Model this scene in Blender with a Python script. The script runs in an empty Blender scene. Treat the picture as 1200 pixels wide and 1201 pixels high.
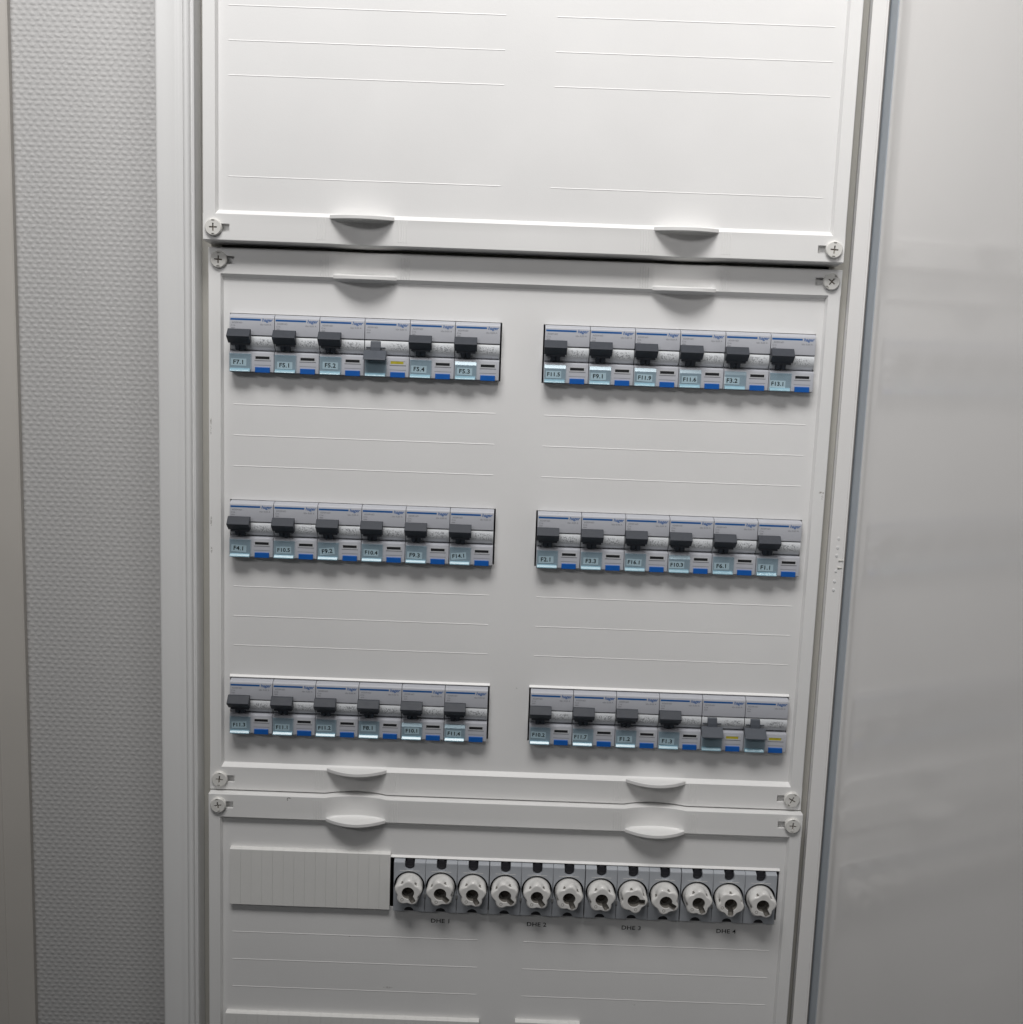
import bpy, bmesh, math, random
from mathutils import Matrix, Vector
random.seed(7)
R_ = math.radians
scene = bpy.context.scene
C = scene.collection
ZO = 1.55                     # height of the top breaker row's upper edge above the floor (m)
mm = 0.001

# ------------------------------------------------------------------ camera
cd = bpy.data.cameras.new("camera"); cam = bpy.data.objects.new("camera", cd); C.objects.link(cam)
row_right = Vector((0.9993340, 0.0051465, 0.0361254))
row_down = Vector((0.0364862, -0.1555833, -0.9871487))
row_fwd = Vector((0.0005402, 0.9878094, -0.1556675))
m = Matrix.Identity(4)
for i in range(3):
    m[i][0] = row_right[i]; m[i][1] = -row_down[i]; m[i][2] = -row_fwd[i]
m.translation = Vector((-0.00422, -0.96219, -0.00054 + ZO))
cam.matrix_world = m
cd.sensor_fit = 'HORIZONTAL'; cd.sensor_width = 36.0
cd.lens = 1400.0 / 1200.0 * 36.0
cd.clip_start = 0.02; cd.clip_end = 50
scene.camera = cam

# ------------------------------------------------------------------ light
w = bpy.data.worlds.new("World"); scene.world = w; w.use_nodes = True
bg = w.node_tree.nodes["Background"]
bg.inputs[0].default_value = (0.93, 0.97, 1.0, 1); bg.inputs[1].default_value = 0.034
ld = bpy.data.lights.new("ceiling_lamp", 'AREA'); ld.shape = 'RECTANGLE'
ld.size = 1.1; ld.size_y = 0.6; ld.energy = 16.9; ld.color = (1.0, 0.985, 0.97); ld.spread = R_(100)
lo = bpy.data.objects.new("ceiling_lamp", ld); C.objects.link(lo)
lo.location = (-0.16, -0.95, ZO + 1.55)
tgt = Vector((0.0, 0.0, ZO + 0.90))
lo.rotation_euler = (tgt - Vector(lo.location)).to_track_quat('-Z', 'Y').to_euler()
# added fill lamp, unseen: lifts the shadows, fading towards the panel's bottom
l2 = bpy.data.lights.new("fill_lamp", 'AREA'); l2.shape = 'RECTANGLE'; l2.size = 1.2; l2.size_y = 0.3
l2.energy = 1.6; l2.color = (1.0, 0.985, 0.985); l2.spread = R_(56)
o2 = bpy.data.objects.new("fill_lamp", l2); C.objects.link(o2); o2.location = (-0.95, -2.1, ZO + 0.95)
o2.rotation_euler = (Vector((0.0, 0.0, ZO + 0.45)) - Vector(o2.location)).to_track_quat('-Z', 'Y').to_euler()
scene.view_settings.view_transform = 'Standard'; scene.view_settings.look = 'None'
scene.view_settings.exposure = 0.0; scene.view_settings.gamma = 1.0
scene.view_settings.use_curve_mapping = False
scene.render.engine = 'CYCLES'

# ------------------------------------------------------------------ materials
MATS = {}
def mat(name, col, rough=0.45, spec=0.5, var=0.0, vscale=60.0, bump=0.0, bscale=900.0, metal=0.0, coat=0.0):
    mt = bpy.data.materials.new(name); mt.use_nodes = True
    nt = mt.node_tree; b = nt.nodes["Principled BSDF"]
    b.inputs["Base Color"].default_value = (*col, 1); b.inputs["Roughness"].default_value = rough
    b.inputs["Specular IOR Level"].default_value = spec; b.inputs["Metallic"].default_value = metal
    b.inputs["Coat Weight"].default_value = coat
    tc = nt.nodes.new("ShaderNodeNewGeometry")
    if var > 0:
        n = nt.nodes.new("ShaderNodeTexNoise"); n.inputs["Scale"].default_value = vscale; n.inputs["Detail"].default_value = 5
        nt.links.new(tc.outputs["Position"], n.inputs["Vector"])
        mr = nt.nodes.new("ShaderNodeMapRange"); mr.inputs["From Min"].default_value = .3; mr.inputs["From Max"].default_value = .7
        mr.inputs["To Min"].default_value = 1 - var; mr.inputs["To Max"].default_value = 1 + var
        nt.links.new(n.outputs["Fac"], mr.inputs["Value"])
        vm = nt.nodes.new("ShaderNodeVectorMath"); vm.operation = 'SCALE'; vm.inputs[0].default_value = col
        nt.links.new(mr.outputs[0], vm.inputs["Scale"]); nt.links.new(vm.outputs[0], b.inputs["Base Color"])
        mr2 = nt.nodes.new("ShaderNodeMapRange"); mr2.inputs["To Min"].default_value = rough * .85; mr2.inputs["To Max"].default_value = rough * 1.2
        nt.links.new(n.outputs["Fac"], mr2.inputs["Value"]); nt.links.new(mr2.outputs[0], b.inputs["Roughness"])
    if bump > 0:
        n2 = nt.nodes.new("ShaderNodeTexNoise"); n2.inputs["Scale"].default_value = bscale; n2.inputs["Detail"].default_value = 3
        nt.links.new(tc.outputs["Position"], n2.inputs["Vector"])
        bp = nt.nodes.new("ShaderNodeBump"); bp.inputs["Strength"].default_value = bump; bp.inputs["Distance"].default_value = 0.0004
        nt.links.new(n2.outputs["Fac"], bp.inputs["Height"]); nt.links.new(bp.outputs[0], b.inputs["Normal"])
    MATS[name] = mt
    return mt
mat("cover_plastic", (0.76, 0.756, 0.75), .42, .45, .018, 14, .12, 1100)
mat("cover_trim", (0.77, 0.766, 0.757), .40, .45, .015, 18, .10, 1100)
mat("blank_plastic", (0.74, 0.735, 0.715), .48, .4, .02, 30, .10, 1100)
mat("frame_paint", (0.74, 0.74, 0.735), .34, .5, .012, 20, .06, 700)
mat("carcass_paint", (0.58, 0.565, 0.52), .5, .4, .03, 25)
mat("door_paint", (0.80, 0.785, 0.77), .11, .6, .015, 9, .05, 350)
mat("casing_paint", (0.50, 0.475, 0.44), .5, .35, .03, 12)
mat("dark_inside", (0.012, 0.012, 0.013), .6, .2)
mat("breaker_grey", (0.41, 0.42, 0.455), .42, .45, .015, 120, .08, 1500)
mat("lower_grey", (0.50, 0.51, 0.53), .42, .45, .015, 120, .08, 1500)
mat("toggle_dark", (0.042, 0.047, 0.058), .5, .3, .05, 200, .08, 1500)
mat("toggle_off", (0.075, 0.084, 0.10), .5, .3, .05, 200, .08, 1500)
mat("stripe_blue", (0.008, 0.10, 0.33), .4)
mat("button_blue", (0.008, 0.10, 0.40), .35, .5, .04, 200)
mat("print_grey", (0.16, 0.165, 0.18), .6, .2)
mat("print_black", (0.018, 0.019, 0.021), .6, .2)
mat("label_back", (0.36, 0.40, 0.44), .35, .5, .05, 150)
mat("label_paper", (0.62, 0.67, 0.70), .5, .3, .03, 200)
mat("sill_cyan", (0.26, 0.42, 0.50), .2, .6, .05, 200)
mat("flag_yellow", (0.42, 0.36, 0.03), .5, .3, .12, 400)
mat("fuse_grey", (0.38, 0.40, 0.43), .45, .4, .03, 80, .08, 1500)
mat("terminal_dark", (0.022, 0.022, 0.027), .35, .5, .1, 300)
mat("porcelain", (0.72, 0.71, 0.69), .17, .55, .035, 70, .05, 500)
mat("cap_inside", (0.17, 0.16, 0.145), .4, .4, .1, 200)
mat("cap_mark", (0.36, 0.35, 0.33), .4, .4)
mat("fuse_glass", (0.10, 0.085, 0.07), .25, .5, .25, 300)
mat("clip_metal", (0.45, 0.45, 0.45), .35, .5, .05, 300, metal=.6)
mat("screw_plastic", (0.70, 0.69, 0.66), .35, .5, .03, 150)
mat("recess_brown", (0.20, 0.175, 0.15), .6, .3)

def glass_mat():
    mt = bpy.data.materials.new("label_window_plastic"); mt.use_nodes = True
    nt = mt.node_tree; nt.nodes.clear()
    o = nt.nodes.new("ShaderNodeOutputMaterial"); mx = nt.nodes.new("ShaderNodeMixShader")
    t = nt.nodes.new("ShaderNodeBsdfTransparent"); t.inputs[0].default_value = (.93, .975, .99, 1)
    g = nt.nodes.new("ShaderNodeBsdfGlossy"); g.inputs["Roughness"].default_value = .2; g.inputs[0].default_value = (.8, .93, 1, 1)
    lw = nt.nodes.new("ShaderNodeLayerWeight"); lw.inputs[0].default_value = .5
    pw = nt.nodes.new("ShaderNodeMath"); pw.operation = 'POWER'; pw.inputs[1].default_value = 4.0
    nt.links.new(lw.outputs["Facing"], pw.inputs[0])
    f = nt.nodes.new("ShaderNodeMath"); f.operation = 'MULTIPLY_ADD'; f.inputs[1].default_value = .8; f.inputs[2].default_value = .05
    nt.links.new(pw.outputs[0], f.inputs[0]); nt.links.new(f.outputs[0], mx.inputs[0]); nt.links.new(t.outputs[0], mx.inputs[1]); nt.links.new(g.outputs[0], mx.inputs[2])
    nt.links.new(mx.outputs[0], o.inputs[0]); MATS["window"] = mt
glass_mat()

def drum_mat():
    mt = mat("drum_white", (0.62, 0.64, 0.66), .4, .45)
    nt = mt.node_tree; b = nt.nodes["Principled BSDF"]
    tc = nt.nodes.new("ShaderNodeTexCoord")
    mp = nt.nodes.new("ShaderNodeMapping"); mp.inputs["Scale"].default_value = (1.0, .3, .8)
    nt.links.new(tc.outputs["Object"], mp.inputs[0])
    oi = nt.nodes.new("ShaderNodeObjectInfo"); ad = nt.nodes.new("ShaderNodeVectorMath")
    nt.links.new(mp.outputs[0], ad.inputs[0]); nt.links.new(oi.outputs["Location"], ad.inputs[1])
    n = nt.nodes.new("ShaderNodeTexNoise"); n.inputs["Scale"].default_value = 1150; n.inputs["Detail"].default_value = 3
    nt.links.new(ad.outputs[0], n.inputs["Vector"])
    # printed circuit symbols on the drum: a band in the middle, right of the toggle
    sx = nt.nodes.new("ShaderNodeSeparateXYZ"); nt.links.new(tc.outputs["Object"], sx.inputs[0])
    def band(sock, a, b2, c, d):
        r1 = nt.nodes.new("ShaderNodeMapRange"); r1.inputs[1].default_value = a; r1.inputs[2].default_value = b2
        r2 = nt.nodes.new("ShaderNodeMapRange"); r2.inputs[1].default_value = d; r2.inputs[2].default_value = c
        nt.links.new(sock, r1.inputs[0]); nt.links.new(sock, r2.inputs[0])
        mu = nt.nodes.new("ShaderNodeMath"); mu.operation = 'MULTIPLY'
        nt.links.new(r1.outputs[0], mu.inputs[0]); nt.links.new(r2.outputs[0], mu.inputs[1]); return mu
    bz = band(sx.outputs["Z"], -.0255, -.0235, -.0200, -.0185)
    bx = band(sx.outputs["X"], .017, .022, .031, .035)
    mu = nt.nodes.new("ShaderNodeMath"); mu.operation = 'MULTIPLY'
    nt.links.new(bz.outputs[0], mu.inputs[0]); nt.links.new(bx.outputs[0], mu.inputs[1])
    th = nt.nodes.new("ShaderNodeMapRange"); th.inputs[1].default_value = .50; th.inputs[2].default_value = .60
    nt.links.new(n.outputs["Fac"], th.inputs[0])
    m2 = nt.nodes.new("ShaderNodeMath"); m2.operation = 'MULTIPLY'
    nt.links.new(th.outputs[0], m2.inputs[0]); nt.links.new(mu.outputs[0], m2.inputs[1])
    mx = nt.nodes.new("ShaderNodeMix"); mx.data_type = 'RGBA'
    mx.inputs["A"].default_value = (.62, .64, .66, 1); mx.inputs["B"].default_value = (.26, .27, .29, 1)
    nt.links.new(m2.outputs[0], mx.inputs["Factor"]); nt.links.new(mx.outputs["Result"], b.inputs["Base Color"])
drum_mat()

def wallpaper_mat():
    mt = mat("wallpaper", (0.48, 0.475, 0.47), .42, .5)
    nt = mt.node_tree; b = nt.nodes["Principled BSDF"]
    geo = nt.nodes.new("ShaderNodeNewGeometry")
    nz = nt.nodes.new("ShaderNodeTexNoise"); nz.inputs["Scale"].default_value = 130; nz.inputs["Detail"].default_value = 2
    nt.links.new(geo.outputs["Position"], nz.inputs["Vector"])
    sub = nt.nodes.new("ShaderNodeVectorMath"); sub.operation = 'MULTIPLY_ADD'
    sub.inputs[1].default_value = (.0056, 0, .0017)
    nt.links.new(nz.outputs["Color"], sub.inputs[0]); nt.links.new(geo.outputs["Position"], sub.inputs[2])
    sx = nt.nodes.new("ShaderNodeSeparateXYZ"); nt.links.new(sub.outputs[0], sx.inputs[0])
    def M(op, a, b2=None):
        n = nt.nodes.new("ShaderNodeMath"); n.operation = op
        for i, v in enumerate((a, b2)):
            if v is None: continue
            if isinstance(v, (int, float)): n.inputs[i].default_value = v
            else: nt.links.new(v, n.inputs[i])
        return n.outputs[0]
    zr = M('DIVIDE', sx.outputs["Z"], .0043)
    par = M('MULTIPLY', M('MODULO', M('FLOOR', zr), 2.0), .5)
    xr = M('ADD', M('DIVIDE', M('ADD', sx.outputs["X"], 5.0), .0070), par)
    a = M('SINE', M('MULTIPLY', M('FRACT', xr), math.pi)); c = M('SINE', M('MULTIPLY', M('FRACT', zr), math.pi))
    h = M('MULTIPLY', M('POWER', a, 2.4), M('POWER', c, 1.5))
    n2 = nt.nodes.new("ShaderNodeTexNoise"); n2.inputs["Scale"].default_value = 420; n2.inputs["Detail"].default_value = 3
    nt.links.new(geo.outputs["Position"], n2.inputs["Vector"])
    h = M('ADD', h, M('MULTIPLY', n2.outputs["Fac"], .7))
    bp = nt.nodes.new("ShaderNodeBump"); bp.inputs["Strength"].default_value = .43; bp.inputs["Distance"].default_value = .0007
    nt.links.new(h, bp.inputs["Height"]); nt.links.new(bp.outputs[0], b.inputs["Normal"])
wallpaper_mat()

# ------------------------------------------------------------------ mesh helpers (millimetres in, metres out)
def new_bm(): return bmesh.new()
def finish(bm, name, material, smooth=None, recalc=True):
    if recalc: bmesh.ops.recalc_face_normals(bm, faces=bm.faces[:])
    for v in bm.verts: v.co *= mm
    me = bpy.data.meshes.new(name); bm.to_mesh(me); bm.free()
    me.materials.append(MATS[material])
    if smooth is not None:
        me.shade_smooth(); me.set_sharp_from_angle(angle=R_(smooth))
    return me
def link(name, data, parent=None, loc=None, rot=None):
    o = bpy.data.objects.new(name, data); C.objects.link(o)
    if parent is not None: o.parent = parent
    if loc is not None: o.location = [v * mm for v in loc]
    if rot is not None: o.rotation_euler = rot
    return o
def bevel(o, width, seg=2, ang=35):
    md = o.modifiers.new("bevel", 'BEVEL'); md.width = width * mm; md.segments = seg
    md.limit_method = 'ANGLE'; md.angle_limit = R_(ang)
    return o
def box(bm, x0, x1, y0, y1, z0, z1):
    v = [bm.verts.new((x, y, z)) for x in (x0, x1) for y in (y0, y1) for z in (z0, z1)]
    for f in ((0, 1, 3, 2), (4, 6, 7, 5), (0, 4, 5, 1), (2, 3, 7, 6), (0, 2, 6, 4), (1, 5, 7, 3)):
        bm.faces.new([v[i] for i in f])
def box_mesh(name, material, x0, x1, y0, y1, z0, z1):
    bm = new_bm(); box(bm, x0, x1, y0, y1, z0, z1); return finish(bm, name, material)
def prism_x(bm, prof, x0, x1):          # closed (y,z) outline swept along x
    a = [bm.verts.new((x0, y, z)) for y, z in prof]; b = [bm.verts.new((x1, y, z)) for y, z in prof]
    n = len(prof); bm.faces.new(a); bm.faces.new(b[::-1])
    for i in range(n): bm.faces.new((a[i], a[(i + 1) % n], b[(i + 1) % n], b[i]))
def prism_z(bm, prof, z0, z1):          # closed (x,y) outline swept along z
    a = [bm.verts.new((x, y, z0)) for x, y in prof]; b = [bm.verts.new((x, y, z1)) for x, y in prof]
    n = len(prof); bm.faces.new(a); bm.faces.new(b[::-1])
    for i in range(n): bm.faces.new((a[i], a[(i + 1) % n], b[(i + 1) % n], b[i]))
def cyl_y(bm, cx, cz, r, y0, y1, n=32, r1=None):
    r1 = r if r1 is None else r1
    a = [bm.verts.new((cx + r * math.cos(t), y0, cz + r * math.sin(t))) for t in [2 * math.pi * i / n for i in range(n)]]
    b = [bm.verts.new((cx + r1 * math.cos(t), y1, cz + r1 * math.sin(t))) for t in [2 * math.pi * i / n for i in range(n)]]
    bm.faces.new(a); bm.faces.new(b[::-1])
    for i in range(n): bm.faces.new((a[i], a[(i + 1) % n], b[(i + 1) % n], b[i]))
def plate(bm, outer, holes, yf, yb, floor_depth=None):
    """flat (x,z) outline with holes, front at yf, back at yb; floor_depth closes each hole that far behind yf"""
    edges = []; loops = []
    for lp in [outer] + holes:
        vs = [bm.verts.new((x, yf, z)) for x, z in lp]; loops.append(vs)
        for i in range(len(vs)): edges.append(bm.edges.new((vs[i], vs[(i + 1) % len(vs)])))
    bmesh.ops.triangle_fill(bm, edges=edges, use_beauty=True, use_dissolve=False)
    for k, vs in enumerate(loops):
        yy = yb if (k == 0 or floor_depth is None) else yf + floor_depth
        ws = [bm.verts.new((v.co.x, yy, v.co.z)) for v in vs]
        for i in range(len(vs)): bm.faces.new((vs[i], vs[(i + 1) % len(vs)], ws[(i + 1) % len(vs)], ws[i]))
        if k > 0 and floor_depth is not None: bm.faces.new(ws)
FONT_CACHE = {}
def text_mesh(s, size, material, shear=0.0, bold=0.0, space=1.0, sx=1.0):
    key = (s, size, material, shear, bold)
    if key in FONT_CACHE: return FONT_CACHE[key]
    cu = bpy.data.curves.new("lettering", 'FONT'); cu.body = s; cu.size = size * mm; cu.shear = shear
    cu.offset = bold * mm; cu.align_x = 'CENTER'; cu.align_y = 'CENTER'; cu.resolution_u = 3
    cu.space_character = space; cu.extrude = .02 * mm
    o = bpy.data.objects.new("tmp", cu); C.objects.link(o)
    dg = bpy.context.evaluated_depsgraph_get()
    me = bpy.data.meshes.new_from_object(o.evaluated_get(dg)); me.name = "lettering"
    bpy.data.objects.remove(o); bpy.data.curves.remove(cu)
    me.transform(Matrix.Scale(sx, 4, (1, 0, 0)))
    me.transform(Matrix.Rotation(R_(90), 4, 'X'))      # stand it up facing -Y
    me.materials.clear(); me.materials.append(MATS[material])
    FONT_CACHE[key] = me
    return me
def thing(name, label, cat, loc, group=None):
    o = bpy.data.objects.new(name, None); C.objects.link(o); o.empty_display_size = .01
    o.location = (loc[0] * mm, loc[1] * mm, loc[2] * mm + ZO)
    o["label"] = label; o["category"] = cat
    if group: o["group"] = group
    return o

# ------------------------------------------------------------------ the setting: wall
WALL_Y = 100.0
bm = new_bm(); box(bm, -460, 420, WALL_Y, WALL_Y + 60, -ZO * 1000, 1000)
wall = link("wall", finish(bm, "wall", "wallpaper"), loc=(0, 0, ZO * 1000)); wall["kind"] = "structure"
# painted corner beside the wallpaper, a little nearer the viewer
bm = new_bm()
prism_z(bm, [(-443.5, 160), (-443.5, 94), (-445, 93), (-468, 93), (-469, 92), (-700, 92), (-700, 160)], -ZO * 1000, 1000)
wc = link("wall_corner", finish(bm, "wall_corner", "casing_paint"), loc=(0, 0, ZO * 1000)); wc["kind"] = "structure"

# ------------------------------------------------------------------ cabinet
ZT, ZB = 560.0, -900.0
cab = thing("distribution_cabinet", "white wall-mounted electrical distribution cabinet with its glossy door swung open", "cabinet", (0, WALL_Y, 0))
def cpart(name, me, parent=None):
    o = link(name, me, parent or cab)
    if parent is None: o.location = (0, -WALL_Y * mm, 0)
    return o
# left stile with its moulded ribs
def arc(cx, cy, r, a0, a1, n):
    return [(cx + r * math.cos(R_(a0 + (a1 - a0) * i / n)), cy + r * math.sin(R_(a0 + (a1 - a0) * i / n))) for i in range(n + 1)]
prof = [(-287.8, 100), (-287.8, -11)] + arc(-285.6, -11, 2.2, 180, 270, 5) + [(-274.0, -13.2), (-273.0, -12.9), (-271.6, -12.75), (-270.8, -12.95)] \
    + [(-268.4, -13.2), (-267.4, -12.8), (-266.6, -12.7)] + arc(-263.8, -11.6, 2.6, 190, 350, 8) + [(-260.8, -10.6), (-259.9, -10.6), (-259.5, -12.4)] \
    + arc(-258.5, -12.6, .9, 180, 360, 5) + [(-257.4, 8.0), (-243, 8.0), (-243, 12), (-262, 12), (-262, 100)]
bm = new_bm(); prism_z(bm, prof, ZB, ZT)
cpart("frame_stile", finish(bm, "frame_stile", "frame_paint", 40))
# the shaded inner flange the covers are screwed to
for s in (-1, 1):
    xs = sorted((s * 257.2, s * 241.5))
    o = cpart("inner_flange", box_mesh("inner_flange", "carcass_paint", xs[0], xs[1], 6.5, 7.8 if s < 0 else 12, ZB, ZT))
# right stile behind the door's hinge edge
cpart("frame_stile", box_mesh("frame_stile", "frame_paint", 257.4, 300, 4.0, 100, ZB, ZT))
cpart("back_plate", box_mesh("back_plate", "carcass_paint", -262, 257.3, 40, 43, ZB, ZT))

# the door, opened a little past a right angle: hinge flange, lip, gutter and inner face
PH = 14.0
def door_prof():
    ux, uy = math.sin(R_(PH)), -math.cos(R_(PH))           # along the door, away from the hinge
    nx, ny = -uy, ux                                       # out of its back
    pts = [(256.2, -6.4), (266.6, -8.2)] + arc(267.2, -8.6, .75, 170, 10, 5) + [(268.1, -5.0), (269.2, 1.0)]
    # the sheet leaves the hinge almost square and bends gently outwards
    x, y = 271.4, .5; inner = [(x, y)]; L0, n = 58.0, 12; a0 = -9.0
    for i in range(n):
        a = R_(a0 + (PH - a0) * (i + .5) / n); x += math.sin(a) * L0 / n; y -= math.cos(a) * L0 / n; inner.append((x, y))
    L = 480.0
    inner.append((x + ux * L, y + uy * L)); pts += inner
    pts += [(px + 1.5, py + .3) for px, py in inner[::-1]]
    pts += [(268.2, 2.4), (266.4, -4.0), (256.4, -4.6)]
    return pts
bm = new_bm(); prism_z(bm, door_prof(), ZB, ZT)
door = cpart("door", finish(bm, "door", "door_paint", 30))
door["label"] = "glossy white door leaf standing open at the right"
# added grey-blue strip along the bend, standing in for a bluish tone
mat("bend_strip_blue", (0.41, 0.455, 0.50), .5, .35, .03, 40)
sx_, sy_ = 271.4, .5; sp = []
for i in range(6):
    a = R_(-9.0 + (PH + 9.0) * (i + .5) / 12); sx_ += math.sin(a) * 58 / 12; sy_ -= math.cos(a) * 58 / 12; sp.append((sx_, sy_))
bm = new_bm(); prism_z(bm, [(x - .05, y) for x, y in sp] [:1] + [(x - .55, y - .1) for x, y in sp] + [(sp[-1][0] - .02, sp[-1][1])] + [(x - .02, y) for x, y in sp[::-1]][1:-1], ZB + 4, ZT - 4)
link("door_bend_strip", finish(bm, "door_bend_strip", "bend_strip_blue", 40), door)
# punched hinge marks in the flange
bm = new_bm(); cyl_y(bm, 0, 0, 1.0, -.5, 2, 14, 1.3); dm = finish(bm, "hinge_dimple", "frame_paint", 40)
for x, z in ((262.6, -163), (262.3, -170.5), (262.0, -177), (262.3, -190), (261.9, -198.5), (261.6, -205.5)):
    link("hinge_dimple", dm, door, (x, -7.4 - (x - 256.2) * .0, z))
nm = box_mesh("hinge_notch", "carcass_paint", -1.9, 1.9, -.3, .6, -.45, .45)
for x, z in ((265.4, -181), (265.0, -187)):
    bevel(link("hinge_notch", nm, door, (x, -8.3, z)), .15)

# ------------------------------------------------------------------ screws, grips, covers
def screw_mesh():
    bm = new_bm()
    circ = [(6.6 * math.cos(2 * math.pi * i / 40), 6.6 * math.sin(2 * math.pi * i / 40)) for i in range(40)]
    inner = [(5.9 * math.cos(2 * math.pi * i / 40), 5.9 * math.sin(2 * math.pi * i / 40)) for i in range(40)]
    a, b = .55, 3.1
    cross = [(-a, -b), (a, -b), (a, -a), (b, -a), (b, a), (a, a), (a, b), (-a, b), (-a, a), (-b, a), (-b, -a), (-a, -a)]
    n1 = [(-1.2, 4.7), (1.2, 4.7), (1.2, 5.6), (-1.2, 5.6)]; n2 = [(x, -z) for x, z in n1]
    # front face
    plate(bm, inner, [cross, n1, n2], -2.2, -2.0, 1.7)
    bmesh.ops.remove_doubles(bm, verts=bm.verts, dist=1e-4)
    A = [bm.verts.new((x, -2.0, z)) for x, z in inner]; B = [bm.verts.new((x, -1.3, z)) for x, z in circ]; D = [bm.verts.new((x, .6, z)) for x, z in circ]
    for i in range(40):
        j = (i + 1) % 40
        bm.faces.new((A[i], A[j], B[j], B[i])); bm.faces.new((B[i], B[j], D[j], D[i]))
    return finish(bm, "screw", "screw_plastic")
SCREW = screw_mesh()
def cross_mesh():                        # dark brown bottom of the cross recess
    bm = new_bm(); box(bm, -.5, .5, -.62, -.52, -3.0, 3.0); box(bm, -3.0, -.52, -.62, -.52, -.5, .5); box(bm, .52, 3.0, -.62, -.52, -.5, .5)
    return finish(bm, "cross_recess", "recess_brown")
CROSS = cross_mesh()

def lip_mesh(up):
    """crescent finger grip; the chord is 50 mm, the bulge 11 mm; up = +1: lip on the bottom border"""
    n = 20; outl = []
    for i in range(n + 1):
        u = -1 + 2 * i / n; outl.append((u * 25.2, -11.0 * (1 - u * u)))
    for i in range(n + 1):
        u = 1 - 2 * i / n; outl.append((u * 25.2, 1.0 + 5.6 * (1 - u * u) if abs(u) < 1 else 1.0))
    bm = new_bm(); prism_z(bm, outl, -1.6, 1.6)
    return finish(bm, "finger_grip", "cover_trim", 40)
LIP = lip_mesh(1)
GRIPX = (-126.0, 126.0)
def scoop(x):
    for g in GRIPX:
        u = (x - g) / 26.0
        if abs(u) < 1: return 6.0 * (1 - u * u)
    return 0.0

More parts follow.
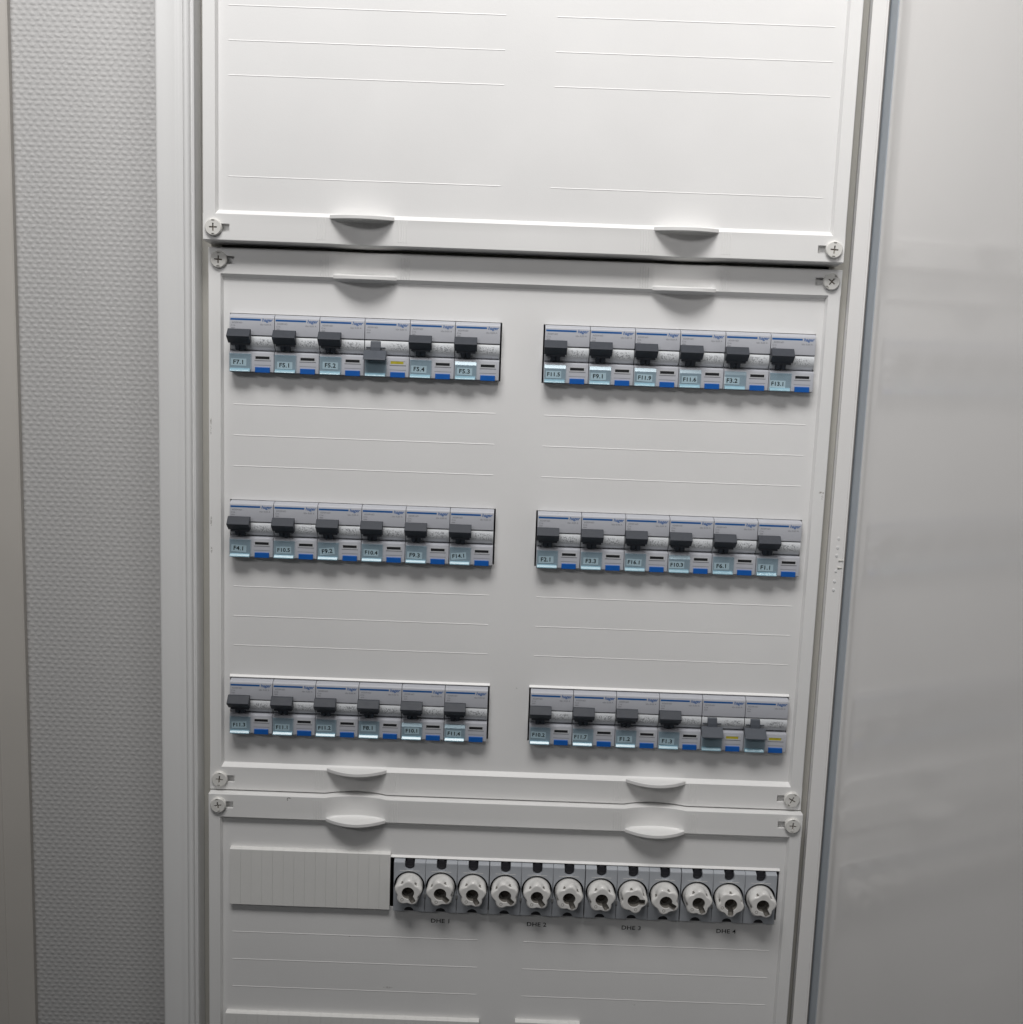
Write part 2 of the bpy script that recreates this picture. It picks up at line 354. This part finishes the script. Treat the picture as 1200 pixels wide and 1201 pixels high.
def cover(label, xc, y0, zt, zb, holes, lines, draft=0.0, grip_rows=(True, True), screw_rows=(True, True), screw_rot=None, printed=(), rims=()):
    root = thing("cover_panel", label, "cover panel", (xc, y0, 0), "white cover panels stacked up the cabinet")
    H = 20.0; chz, chx, pr = 3.2, 1.6, 4.0
    xi, xf = 240.0, 249.6
    # recessed field, with the openings cut through it
    fx, fzt, fzb = xi - chx, zt - H - chz, zb + H + chz
    xs = sorted({-fx, fx} | {v for h in holes for v in h[:2]}); zs = sorted({fzb, fzt} | {v for h in holes for v in h[2:]})
    bm = new_bm(); V = {}
    def gv(x, y, z):
        k = (round(x, 3), round(y, 3), round(z, 3))
        if k not in V: V[k] = bm.verts.new((x, y, z))
        return V[k]
    def solid(i, j):
        if not (0 <= i < len(xs) - 1 and 0 <= j < len(zs) - 1): return False
        cx, cz = (xs[i] + xs[i + 1]) / 2, (zs[j] + zs[j + 1]) / 2
        return not any(h[0] < cx < h[1] and h[2] < cz < h[3] for h in holes)
    for i in range(len(xs) - 1):
        for j in range(len(zs) - 1):
            if not solid(i, j): continue
            x0, x1, z0, z1 = xs[i], xs[i + 1], zs[j], zs[j + 1]
            bm.faces.new((gv(x0, 0, z0), gv(x1, 0, z0), gv(x1, 0, z1), gv(x0, 0, z1)))
            bm.faces.new((gv(x0, 2, z0), gv(x0, 2, z1), gv(x1, 2, z1), gv(x1, 2, z0)))
            for di, dj, a, b in ((-1, 0, (x0, z0), (x0, z1)), (1, 0, (x1, z0), (x1, z1)), (0, -1, (x0, z0), (x1, z0)), (0, 1, (x0, z1), (x1, z1))):
                if not solid(i + di, j + dj):
                    bm.faces.new((gv(a[0], 0, a[1]), gv(b[0], 0, b[1]), gv(b[0], 2, b[1]), gv(a[0], 2, a[1])))
    link("field", finish(bm, "field", "cover_plastic"), root)
    # raised border: side rails, top and bottom rails with finger scoops and screw slots
    bm = new_bm(); skirt = 6.4 - y0            # local y where the skirt meets the cabinet flange
    def rail(zo, sgn):
        # zo: outer edge, sgn: direction from the outer edge to the field
        cols = sorted({-xf, -xi, xi, xf} | {sx * (241.2 - d) for sx in (-1, 1) for d in (5.0, 12.2)} |
                      {g - 26 + 52 * i / 18 for g in GRIPX for i in range(19)})
        zr = [zo, zo + sgn * .5, zo + sgn * 6.5, zo + sgn * 12.6, zo + sgn * 17.0, zo + sgn * H]
        def fy(x, k):
            base = -pr + (.35 if k == 0 else 0)
            return base + (scoop(x) if k < 5 else 0)
        G = [[bm.verts.new((x, fy(x, k), z)) for k, z in enumerate(zr)] for x in cols]
        for i in range(len(cols) - 1):
            xm = (cols[i] + cols[i + 1]) / 2
            for k in range(len(zr) - 1):
                if k == 2 and any(abs(xm - sx * 232.6) < 3 for sx in (-1, 1)):     # slot beside the screw
                    q = [G[i][2], G[i + 1][2], G[i + 1][3], G[i][3]]
                    bk = [bm.verts.new((v.co.x, v.co.y + 4.2, v.co.z)) for v in q]
                    for a in range(4): bm.faces.new((q[a], q[(a + 1) % 4], bk[(a + 1) % 4], bk[a]))
                    bm.faces.new(bk); continue
                bm.faces.new((G[i][k], G[i + 1][k], G[i + 1][k + 1], G[i][k + 1]))
        S = [bm.verts.new((x, skirt, zo - sgn * draft)) for x in cols]
        for i in range(len(cols) - 1): bm.faces.new((G[i][0], G[i + 1][0], S[i + 1], S[i]))
        # end walls and inner chamfer
        for i in (0, len(cols) - 1):
            e = [bm.verts.new((cols[i], skirt, zr[-1]))]
            bm.faces.new([S[i]] + G[i] + e)
        ii = [i for i, x in enumerate(cols) if abs(x) <= xi + 1e-6]
        K = {i: bm.verts.new((max(-fx, min(fx, cols[i])), 0, zo + sgn * (H + chz))) for i in ii}
        for a, b in zip(ii, ii[1:]): bm.faces.new((G[a][-1], G[b][-1], K[b], K[a]))
    rail(zt, -1); rail(zb, 1)
    for s in (-1, 1):
        p = [[bm.verts.new((s * x, y, z)) for x, y, z in ((xf, skirt, e), (xf, -pr + .35, e), (xf - .5, -pr, e), (xi, -pr, e))] + [bm.verts.new((s * fx, 0, f))]
             for e, f in ((zb + H, fzb), (zt - H, fzt))]
        for k in range(4): bm.faces.new((p[0][k], p[0][k + 1], p[1][k + 1], p[1][k]))
    bmesh.ops.remove_doubles(bm, verts=bm.verts, dist=.002)
    link("border", finish(bm, "border", "cover_trim", 28), root)
    # screws and grips
    rr = screw_rot or {}
    for ri, (on, z) in enumerate(((screw_rows[0], zt - 9.4), (screw_rows[1], zb + 9.6))):
        if not on: continue
        for si, sx in enumerate((-1, 1)):
            s = link("screw", SCREW, root, (sx * 241.2, -pr - .55, z), (0, R_(rr.get((ri, si), 0)), 0))
            link("cross_recess", CROSS, s, (0, 0, 0))
    for on, z in ((grip_rows[0], zt - 19.6), (grip_rows[1], zb + 20.6)):
        if not on: continue
        for g in GRIPX:
            bevel(link("finger_grip", LIP, root, (g, -pr, z)), .7, 3, 50)
            zz = z + (8.5 if z > (zt + zb) / 2 else -9.5)
            for sd in (-1, 1):
                for q in range(4):
                    link("grip_rib", RIB, root, (g + sd * (28.5 + 2.1 * q), -pr, zz))
    for x0, x1, z in lines:
        link("score_line", LINES[round(x1 - x0)], root, ((x0 + x1) / 2, 0, z))
    for h in rims:
        link("opening_rim", rim_mesh(h[1] - h[0]), root, ((h[0] + h[1]) / 2, 0, h[3]))
    for s, x, z in printed:
        link("lettering", text_mesh(s, 5.2, "print_black", 0, .05, 1.05, 1.15), root, (x, -.06, z))
    return root
bm = new_bm(); prism_z(bm, [(-.45, .3), (-.25, -.28), (.25, -.28), (.45, .3)], -8.0, 8.0); RIB = finish(bm, "grip_rib", "cover_trim")
def line_mesh(L):
    bm = new_bm(); prism_x(bm, [(.3, -.18), (-.18, -.14), (-.26, .0), (-.03, .48), (.3, .6)], -L / 2, L / 2); return finish(bm, "score_line", "cover_trim")
LINES = {L: line_mesh(L) for L in (211, 212, 214)}
RIMS = {}
def rim_mesh(wd):
    k = round(wd, 1)
    if k not in RIMS:
        bm = new_bm(); prism_x(bm, [(.5, .3), (-1.3, .35), (-1.6, .6), (-1.5, .9), (-.3, 2.3), (.5, 2.5)], -wd / 2, wd / 2)
        RIMS[k] = finish(bm, "opening_rim", "cover_trim")
    return RIMS[k]

XL, XR = (-233.5, -16.5), (16.5, 233.5)
PITCH = 150.0
def row_lines(offs, z0):
    return [(a, b, z0 - d) for d in offs for a, b in ((-230.5, -19.5), (19.5, 230.5))]
mid_holes = [(a, b, -PITCH * r - 46.6, -PITCH * r) for r in range(3) for a, b in (XL, XR)]
mid_cover = cover("middle white cover panel holding the three rows of circuit breakers", 0, 0.0, 50.6, -397.5, mid_holes,
      row_lines((72.5, 97.5, 122.5), 0) + row_lines((72.5, 97.5, 122.5), -PITCH), screw_rot={(0, 0): 2, (0, 1): 38, (1, 0): 6, (1, 1): 28}, rims=mid_holes[4:])
top_cover = cover("blank upper white cover panel above the breaker rows", -2.0, -14.0, 505.0, 55.3, [],
      row_lines((0, 25.3, 50.6, 125.4), 229.3), draft=2.2, grip_rows=(True, True), screw_rot={(1, 0): 0, (1, 1): 4})
top_cover.scale.x = .994
low_holes = [(-230.3, 234.3, -496.8, -451.3)]
dhe = [("DHE %d" % (k + 1), -92.6 + 40.5 + 81.2 * k + (1.0 if k else 0), -507.9) for k in range(4)]
low_cover = cover("lower white cover panel holding the row of porcelain fuses", 0.5, -7.0, -398.6, -848.0, low_holes,
      row_lines((0, 25.2, 50.5), 524.2 * -1), screw_rot={(0, 0): -10, (0, 1): 4}, printed=dhe, rims=low_holes)

# small scuffs and specks of dirt on the covers
def scuff_mat(name, col, fac):
    mt = bpy.data.materials.new(name); mt.use_nodes = True; nt = mt.node_tree; b = nt.nodes["Principled BSDF"]
    b.inputs["Base Color"].default_value = (*col, 1); b.inputs["Roughness"].default_value = .6
    geo = nt.nodes.new("ShaderNodeNewGeometry"); n = nt.nodes.new("ShaderNodeTexNoise"); n.inputs["Scale"].default_value = 700; n.inputs["Detail"].default_value = 4
    nt.links.new(geo.outputs["Position"], n.inputs["Vector"])
    r = nt.nodes.new("ShaderNodeMapRange"); r.inputs[1].default_value = .38; r.inputs[2].default_value = .68; r.inputs[4].default_value = fac
    nt.links.new(n.outputs["Fac"], r.inputs[0]); nt.links.new(r.outputs[0], b.inputs["Alpha"]); MATS[name] = mt
scuff_mat("scuff_dark", (0.10, 0.09, 0.08), .9); scuff_mat("scuff_pale", (0.36, 0.33, 0.29), .55)
def scuff(parent, x, y, z, rx, rz, material):
    bm = new_bm(); n = 14
    vs = [bm.verts.new((rx * k * math.cos(2 * math.pi * i / n), 0, rz * k * math.sin(2 * math.pi * i / n))) for i in range(n) for k in [random.uniform(.65, 1.1)]]
    bm.faces.new(vs); link("scuff_mark", finish(bm, "scuff_mark", material), parent, (x, y, z))
scuff(mid_cover, 246.2, -4.06, -126.5, 3.0, 1.1, "scuff_pale"); scuff(mid_cover, 247.6, -4.06, -130.5, .8, 2.6, "scuff_pale")
scuff(mid_cover, -248.0, -4.06, -168, .9, 5.0, "scuff_pale"); scuff(mid_cover, -247.6, -4.06, -192, .7, 3.2, "scuff_pale")
scuff(mid_cover, -247.9, -4.06, -90, .7, 7.0, "scuff_pale"); scuff(mid_cover, 6.0, -.05, -301, 1.0, .5, "scuff_pale")
scuff(low_cover, -183.2, -4.06, -401.2, .6, 1.6, "scuff_dark"); scuff(low_cover, -181.6, -4.06, -400.2, 1.6, .6, "scuff_dark")
scuff(low_cover, -96.0, -.05, -571, 4.5, .9, "scuff_pale"); scuff(low_cover, 118.0, -.05, -579, 1.8, .4, "scuff_pale")
scuff(low_cover, -130.0, -.05, -524.8, 1.2, .5, "scuff_pale")

# ------------------------------------------------------------------ circuit breakers
BW = 35.8
def breaker_meshes():
    d = {}
    bm = new_bm()
    top = [(39.6, 0), (-2.4, -.1), (-5.0, -.6), (-6.5, -1.7), (-7.0, -3.0), (-7.0, -16.2), (-6.6, -16.7), (-2.4, -16.7), (-2.4, -17.0), (0, -17.0), (0, -29.2), (-6.2, -29.2),
           (-7.4, -29.7), (-7.8, -30.6), (-7.8, -45.0), (-7.3, -45.6), (39.6, -45.6)]
    prism_x(bm, top, .2, BW - .2); d["body"] = finish(bm, "body", "breaker_grey", 35)
    bm = new_bm()
    zc, r, yc = -20.9, 8.15, 1.1; ar = []
    for i in range(15):
        z = -17.3 - i * (29.05 - 17.3) / 14; ar.append((yc - math.sqrt(max(0, r * r - (z - zc) ** 2)), z))
    prism_x(bm, ar + [(-.1, -29.05), (-.1, -17.3)], .35, BW - .35); d["drum"] = finish(bm, "drum", "drum_white", 40)
    # toggle up
    bm = new_bm(); prism_x(bm, [(-9.6, -11.9), (-11.8, -11.7), (-17.2, -17.2), (-17.0, -18.0), (-10.2, -23.0), (-8.2, -21.5)], -.2, 17.8)
    box(bm, 1.6, 16.6, -9.8, -6.9, -24.6, -20.5)
    prism_x(bm, [(-10.0, -21.0), (-9.9, -24.0), (-7.6, -28.2), (-4.5, -28.7), (-4.5, -21.0)], 5.0, 8.4)
    prism_x(bm, [(-10.0, -21.0), (-9.9, -24.0), (-7.6, -28.2), (-4.5, -28.7), (-4.5, -21.0)], 9.4, 12.8)
    prism_x(bm, [(-9.0, -21.0), (-8.9, -24.0), (-6.8, -28.0), (-4.5, -28.5), (-4.5, -21.0)], 8.41, 9.39)
    d["toggle_on"] = finish(bm, "toggle", "toggle_dark")
    # toggle down
    bm = new_bm(); prism_x(bm, [(-7.6, -25.2), (-8.4, -24.7), (-16.2, -31.4), (-16.4, -32.2), (-8.0, -29.6), (-6.6, -27.0)], -.2, 17.6)
    prism_x(bm, [(-6.2, -17.5), (-7.4, -18.4), (-8.6, -22.5), (-9.0, -26.0), (-4.5, -26.0), (-4.5, -17.5)], 4.8, 12.8)
    box(bm, 1.2, 16.6, -7.6, -6.2, -23.2, -22.3)
    d["toggle_off"] = finish(bm, "toggle", "toggle_off")
    # label holder
    bm = new_bm()
    box(bm, .5, 18.0, -8.05, -7.0, -45.3, -31.0)
    d["holder"] = finish(bm, "label_holder", "label_back")
    def win(shiny):
        bm = new_bm()
        if shiny: pr = [(-8.1, -31.2), (-8.85, -31.2), (-10.3, -33.8), (-10.3, -42.4), (-9.9, -42.4), (-9.9, -34.0), (-8.1, -31.6)]
        else: pr = [(-8.1, -31.2), (-10.3, -31.25), (-10.3, -42.4), (-9.9, -42.4), (-9.9, -32.0), (-8.1, -31.6)]
        prism_x(bm, pr, .7, 17.6); return finish(bm, "window_pane", "window")
    d["win0"] = win(False); d["win1"] = win(True)
    bm = new_bm(); prism_x(bm, [(-8.1, -42.6), (-9.3, -42.7), (-10.9, -44.6), (-10.9, -45.3), (-8.1, -45.3)], .9, 17.0); d["sill"] = finish(bm, "window_sill", "sill_cyan")
    bm = new_bm(); box(bm, 2.2, 14.4, -8.25, -8.06, -41.6, -36.0); d["strip"] = finish(bm, "label_strip", "label_paper")
    # indicator slot: a real recess with frame lines
    bm = new_bm(); plate(bm, [(20.4, -32.2), (33.2, -32.2), (33.2, -35.9), (20.4, -35.9)], [[(21.0, -32.9), (32.2, -32.9), (32.2, -35.1), (21.0, -35.1)]], -8.0, -7.7)
    d["slot_frame"] = finish(bm, "indicator_frame", "lower_grey")
    bm = new_bm(); box(bm, 21.0, 32.2, -7.88, -7.6, -35.1, -32.9); d["slot_black"] = finish(bm, "indicator_flag", "print_black")
    bm = new_bm(); box(bm, 21.0, 31.2, -7.90, -7.6, -35.1, -32.9); d["slot_yellow"] = finish(bm, "indicator_flag", "flag_yellow")
    bm = new_bm(); box(bm, 20.2, 33.4, -7.87, -7.5, -36.55, -36.3); d["crease"] = finish(bm, "crease", "print_grey")
    bm = new_bm(); box(bm, 20.9, 32.6, -9.2, -7.6, -45.7, -41.4); d["button"] = finish(bm, "test_button", "button_blue")
    bm = new_bm(); box(bm, .9, 25.0, -7.06, -6.9, -5.0, -3.6); d["stripe"] = finish(bm, "brand_stripe", "stripe_blue")
    return d
BM_ = breaker_meshes()
ROWS = [
 [["F7.1", "F5.1", "F5.2", None, "F5.4", "F5.3"], ["F11.5", "F9.1", "F11.9", "F11.6", "F3.2", "F13.1"]],
 [["F4.1", "F10.5", "F9.2", "F10.4", "F9.3", "F14.1"], ["F2.1", "F3.3", "F16.1", "F10.3", "F6.1", "F1.1"]],
 [["F11.3", "F11.1", "F11.2", "F8.1", "F10.1", "F11.4"], ["F10.2", "F11.7", "F1.2", "F1.3", None, None]]]
SHINY = {"F11.5", "F9.1", "F11.9", "F11.6", "F3.2", "F5.3", "F10.3", "F10.1", "F11.4"}
TILT = {"F9.2": -6, "F14.1": -5, "F4.1": 3, "F7.1": 0, "F11.3": -2, "F1.2": -2}
# sticker offsets (x, z) in mm that the photo shows
OFF = {"F7.1": (-.6, .8), "F5.1": (.2, -.6), "F5.2": (.6, .6), "F5.4": (-.5, .2), "F5.3": (0, -.2), "F8.1": (.3, 1.6), "F10.1": (.8, .6), "F10.2": (-.4, 1.0), "F11.7": (-1.2, .6),
       "F13.1": (-.9, -1.0), "F3.2": (-1.6, .2), "F1.3": (-.5, -.5), "F10.3": (-1.0, -.4), "F11.4": (0, -.6)}
nth = ["leftmost", "second from left", "third from left", "third from right", "second from right", "rightmost"]
where = {(0, 0): "upper left", (0, 1): "upper right", (1, 0): "middle left", (1, 1): "middle right", (2, 0): "lower left", (2, 1): "lower right"}
for r in range(3):
    for c in range(2):
        x0 = (XL, XR)[c][0] + (217 - 6 * BW) / 2
        for k, s in enumerate(ROWS[r][c]):
            if s: lab = "circuit breaker with sticker %s, toggle up, %s in the %s row" % (s, nth[k], where[(r, c)])
            elif r == 0: lab = "circuit breaker with its toggle down and yellow flag, in the upper left row"
            elif k == 4: lab = "circuit breaker with its toggle down, right beside the one reading F1.3"
            else: lab = "circuit breaker with its toggle down, last at the right of the lower right row"
            t = thing("circuit_breaker", lab, "circuit breaker", (x0 + k * BW, random.uniform(-.12, .12), -PITCH * r - .35), "circuit breakers in the cabinet rows")
            off = s is None
            bevel(link("body", BM_["body"], t), .25, 2, 40)
            link("drum", BM_["drum"], t)
            bevel(link("toggle", BM_["toggle_off" if off else "toggle_on"], t), .3, 2, 30)
            lh = bevel(link("label_holder", BM_["holder"], t), .2)
            link("window_pane", BM_["win1" if s in SHINY else "win0"], lh)
            sl = bevel(link("window_sill", BM_["sill"], lh), .25)
            if s:
                ox, oz = OFF.get(s, (random.uniform(-.5, .6), random.uniform(-.5, .5)))
                ls = link("label_strip", BM_["strip"], t, (ox, 0, oz))
                a = R_(TILT.get(s, random.uniform(-2, 2)))
                pv = Vector((8.3 * mm, 0, -38.8 * mm))
                ls.matrix_local = Matrix.Translation(Vector((ox * mm, 0, oz * mm)) + pv) @ Matrix.Rotation(a, 4, 'Y') @ Matrix.Translation(-pv)
                link("lettering", text_mesh(s, 4.7 if len(s) < 5 else 4.3, "print_black", 0, .11, 1.05, 1.08), ls, (8.3, -8.3, -38.8))
            link("indicator_frame", BM_["slot_frame"], t)
            link("indicator_flag", BM_["slot_yellow" if off else "slot_black"], t)
            link("crease", BM_["crease"], t); link("crease", BM_["crease"], t, (0, 0, -3.4))
            bevel(link("test_button", BM_["button"], t), .25)
            st = link("brand_stripe", BM_["stripe"], t)
            link("lettering", text_mesh("hager", 3.7, "stripe_blue", .2, .06, .95, 1.05), st, (30.0, -7.03, -4.4))
            link("lettering", text_mesh("ADS916D", 1.75, "print_grey", 0, 0, 1.0, 1.15), t, (6.2, -7.03, -7.0))
            link("lettering", text_mesh("C16", 1.75, "print_grey", 0, 0, 1.0, 1.1), t, (3.0, -7.03, -9.2))
            link("lettering", text_mesh("I\u0394n 0,03 A", 1.75, "print_grey", 0, 0, 1.0, 1.15), t, (28.8, -7.03, -8.0))
            link("lettering", text_mesh("6000", 1.4, "print_grey", 0, 0, 1.0, 1.0), t, (3.0, -7.03, -11.2))

# ------------------------------------------------------------------ blanking strips
def blanking(label, x0, n, z1, z0, yf, wseg=9.06):
    t = thing("blanking_strip", label, "blanking strip", (x0, -7.0, 0))
    for i in range(n):
        bmm = new_bm(); a = .045
        prism_x(bmm, [(0, z0), (-yf + 1, z0), (-yf, z0 + .8), (-yf, z1 - .9), (-yf + .9, z1), (0, z1)], a, wseg - a) if i == 0 else bmm.free()
        if i == 0: me = finish(bmm, "segment", "blank_plastic")
        s = link("segment", me, t, (wseg * i, random.uniform(-.10, .10), 0))
    bm = new_bm(); box(bm, .3, n * wseg - .3, -yf + .75, -.02, z0 + .8, z1 - 1.0); link("backing", finish(bm, "backing", "blank_plastic"), t)
    return t
blanking("white segmented blanking strip left of the porcelain fuses", -231.2, 15, -446.3, -497.4, 4.6)
blanking("long white blanking strip at the bottom edge, lower left", -235.0, 24, -597.0, -648.0, 4.6, 9.14)
blanking("short white blanking strip at the bottom edge, right of the long one", 15.4, 6, -595.8, -647.0, 4.6, 9.35)

# ------------------------------------------------------------------ fuse bases with screw caps
def fuse_meshes():
    d = {}; hw = 13.35
    bm = new_bm()
    notch = [(-4.1, -1.4), (-4.1, -4.2)] + [(4.1 * math.cos(R_(a)), -4.4 + 4.1 * math.sin(R_(a)) * .95) for a in range(190, 351, 16)] + [(4.1, -4.2), (4.1, -1.4)]
    bot = [(4.3, -45.2)] + [(4.3 * math.cos(R_(a)), -45.2 + 4.0 * math.sin(R_(a))) for a in range(15, 166, 15)] + [(-4.3, -45.2)]
    outer = [(-hw, -1.4)] + notch + [(hw, -1.4), (hw, -45.2)] + bot + [(-hw, -45.2)]
    ring = [(13.0 * math.cos(2 * math.pi * i / 48), -22.2 + 13.0 * math.sin(2 * math.pi * i / 48)) for i in range(48)]
    plate(bm, outer, [ring], -6.0, 8.0)
    for a, b in ((-hw, -4.1), (4.1, hw)):
        prism_x(bm, [(-6.0, -1.38), (-1.6, 0), (8, 0), (8, -1.38)], a, b)
    d["pole"] = finish(bm, "pole", "fuse_grey", 35)
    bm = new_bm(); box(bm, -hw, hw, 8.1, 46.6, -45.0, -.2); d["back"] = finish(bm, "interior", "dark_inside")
    bm = new_bm(); box(bm, -8.4, 8.4, -6.12, -5.9, -8.75, -8.4); d["line"] = finish(bm, "groove_highlight", "porcelain")  # white strip standing in for the highlight along a groove
    bm = new_bm(); cyl_y(bm, 0, -3.6, 3.9, -3.0, 8.0, 20); box(bm, -2.8, 2.8, -3.5, -2.9, -4.2, -3.2); d["ts"] = finish(bm, "terminal_screw", "terminal_dark", 40)
    bm = new_bm(); 
    hd = [(4.15 * math.cos(R_(a)), -45.15 + 3.8 * math.sin(R_(a))) for a in range(0, 181, 15)]
    plate(bm, hd, [], -4.2, 8.0); d["tb"] = finish(bm, "terminal_screw", "terminal_dark", 40)
    bm = new_bm(); box(bm, -.9, .9, -6.7, -5.5, -32.0, -28.8); d["clip"] = finish(bm, "clip", "clip_metal")
    # porcelain cap: round skirt, five-lobed knob, sight hole and side slot (slot along +x)
    N = 240; bm = new_bm()
    def lobe(t, lo, hi):
        c5 = .5 + .5 * math.cos(5 * t)
        return lo + (hi - lo) * (c5 ** .75)
    def sl(t):                                    # 1 inside the slot's width
        t = (t + math.pi) % (2 * math.pi) - math.pi; return t
    rings = []
    def add(f): rings.append([f(2 * math.pi * i / N) for i in range(N)])
    add(lambda t: (11.5, 2.0)); add(lambda t: (11.6, 6.0)); add(lambda t: (11.55, 7.5))
    add(lambda t: (lobe(t, 11.2, 11.6), 9.0)); add(lambda t: (lobe(t, 10.5, 11.8), 11.0)); add(lambda t: (lobe(t, 9.9, 12.0), 13.0))
    add(lambda t: (lobe(t, 9.5, 11.9), 15.0)); add(lambda t: (lobe(t, 9.3, 11.7), 16.2)); add(lambda t: (lobe(t, 9.0, 11.2), 17.0)); add(lambda t: (lobe(t, 8.6, 10.5), 17.5))
    def face(fr, base):
        def g(t):
            rr = 5.4 + (lobe(t, 8.2, 9.9) - 5.4) * fr
            y = rr * math.sin(sl(t)); x = rr * math.cos(sl(t))
            inside = x > 0 and abs(y) < 2.1 and rr < 9.3
            return (rr, base - (6.0 if inside else 0))
        return g
    for fr in (1.0, .94, .88, .82, .76, .7, .6, .5, .4, .3, .2, .1, 0.0): add(face(fr, 17.7))
    def hole(rr, dep):
        return lambda t: (rr, min(dep, 11.9) if (math.cos(t) > 0 and abs(rr * math.sin(t)) < 2.1) else dep)
    add(hole(5.1, 17.2)); add(hole(5.0, 13.5)); add(lambda t: (4.95, 11.5)); add(lambda t: (3.9, 11.2)); add(lambda t: (3.8, 8.0))
    G = [[bm.verts.new((r * math.cos(2 * math.pi * i / N), -dd, r * math.sin(2 * math.pi * i / N))) for i, (r, dd) in enumerate(rg)] for rg in rings]
    for a, b in zip(G, G[1:]):
        for i in range(N): bm.faces.new((a[i], a[(i + 1) % N], b[(i + 1) % N], b[i]))
    bm.faces.new(G[-1]); bm.faces.new(G[0])
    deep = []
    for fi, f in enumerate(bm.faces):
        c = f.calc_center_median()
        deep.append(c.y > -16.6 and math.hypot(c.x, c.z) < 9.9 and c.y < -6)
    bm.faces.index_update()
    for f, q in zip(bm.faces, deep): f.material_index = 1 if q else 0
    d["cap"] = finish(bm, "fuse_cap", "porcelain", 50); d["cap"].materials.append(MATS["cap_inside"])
    bm = new_bm(); cyl_y(bm, 0, 0, 3.75, -9.2, -8.05, 24); cyl_y(bm, 0, 0, 1.6, -10.2, -9.2, 16); d["eye"] = finish(bm, "sight_glass", "fuse_glass", 40)
    # little moulded ring mark on a lobe
    bm = new_bm()
    for ro, ri in ((1.35, .85),):
        o_ = [(ro * math.cos(2 * math.pi * i / 20), ro * math.sin(2 * math.pi * i / 20)) for i in range(20)]
        i_ = [(ri * math.cos(2 * math.pi * i / 20), ri * math.sin(2 * math.pi * i / 20)) for i in range(20)]
        plate(bm, o_, [i_], -.14, .12)
    d["mark"] = finish(bm, "ring_mark", "cap_mark")
    return d
FM = fuse_meshes()
CAPROT = [-58, -42, -58, -42, -52, -64, -58, -4, -30, -62, -88, -62]
FX = -92.2
for g in range(4):
    lab = ["grey fuse base with three porcelain caps, next to the blanking strip, above DHE 1", "grey fuse base with three porcelain caps, second from left, above DHE 2",
           "grey fuse base with three porcelain caps, second from right, above DHE 3", "grey fuse base with three porcelain caps, rightmost, above DHE 4"][g]
    t = thing("fuse_base", lab, "fuse base", (FX + 81.2 * g, -7.0, -451.6), "triple fuse bases in the lower cover")
    for k in range(3):
        i = g * 3 + k; cx = 13.5 + 26.92 * k
        p = bevel(link("pole", FM["pole"], t, (cx, 0, 0)), .25, 2, 40)
        link("groove_highlight", FM["line"], p); link("terminal_screw", FM["ts"], p); link("terminal_screw", FM["tb"], p)
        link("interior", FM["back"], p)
        cp = link("fuse_cap", FM["cap"], t, (cx, -1.0 + random.uniform(-.3, .3), -22.6), (0, -R_(CAPROT[i]), 0))
        link("sight_glass", FM["eye"], cp)
        link("ring_mark", FM["mark"], cp, (7.5 * math.cos(R_(-72)), -17.65, 7.5 * math.sin(R_(-72))))
        if k < 2: link("clip", FM["clip"], t, (cx + 13.46, 0, 0))
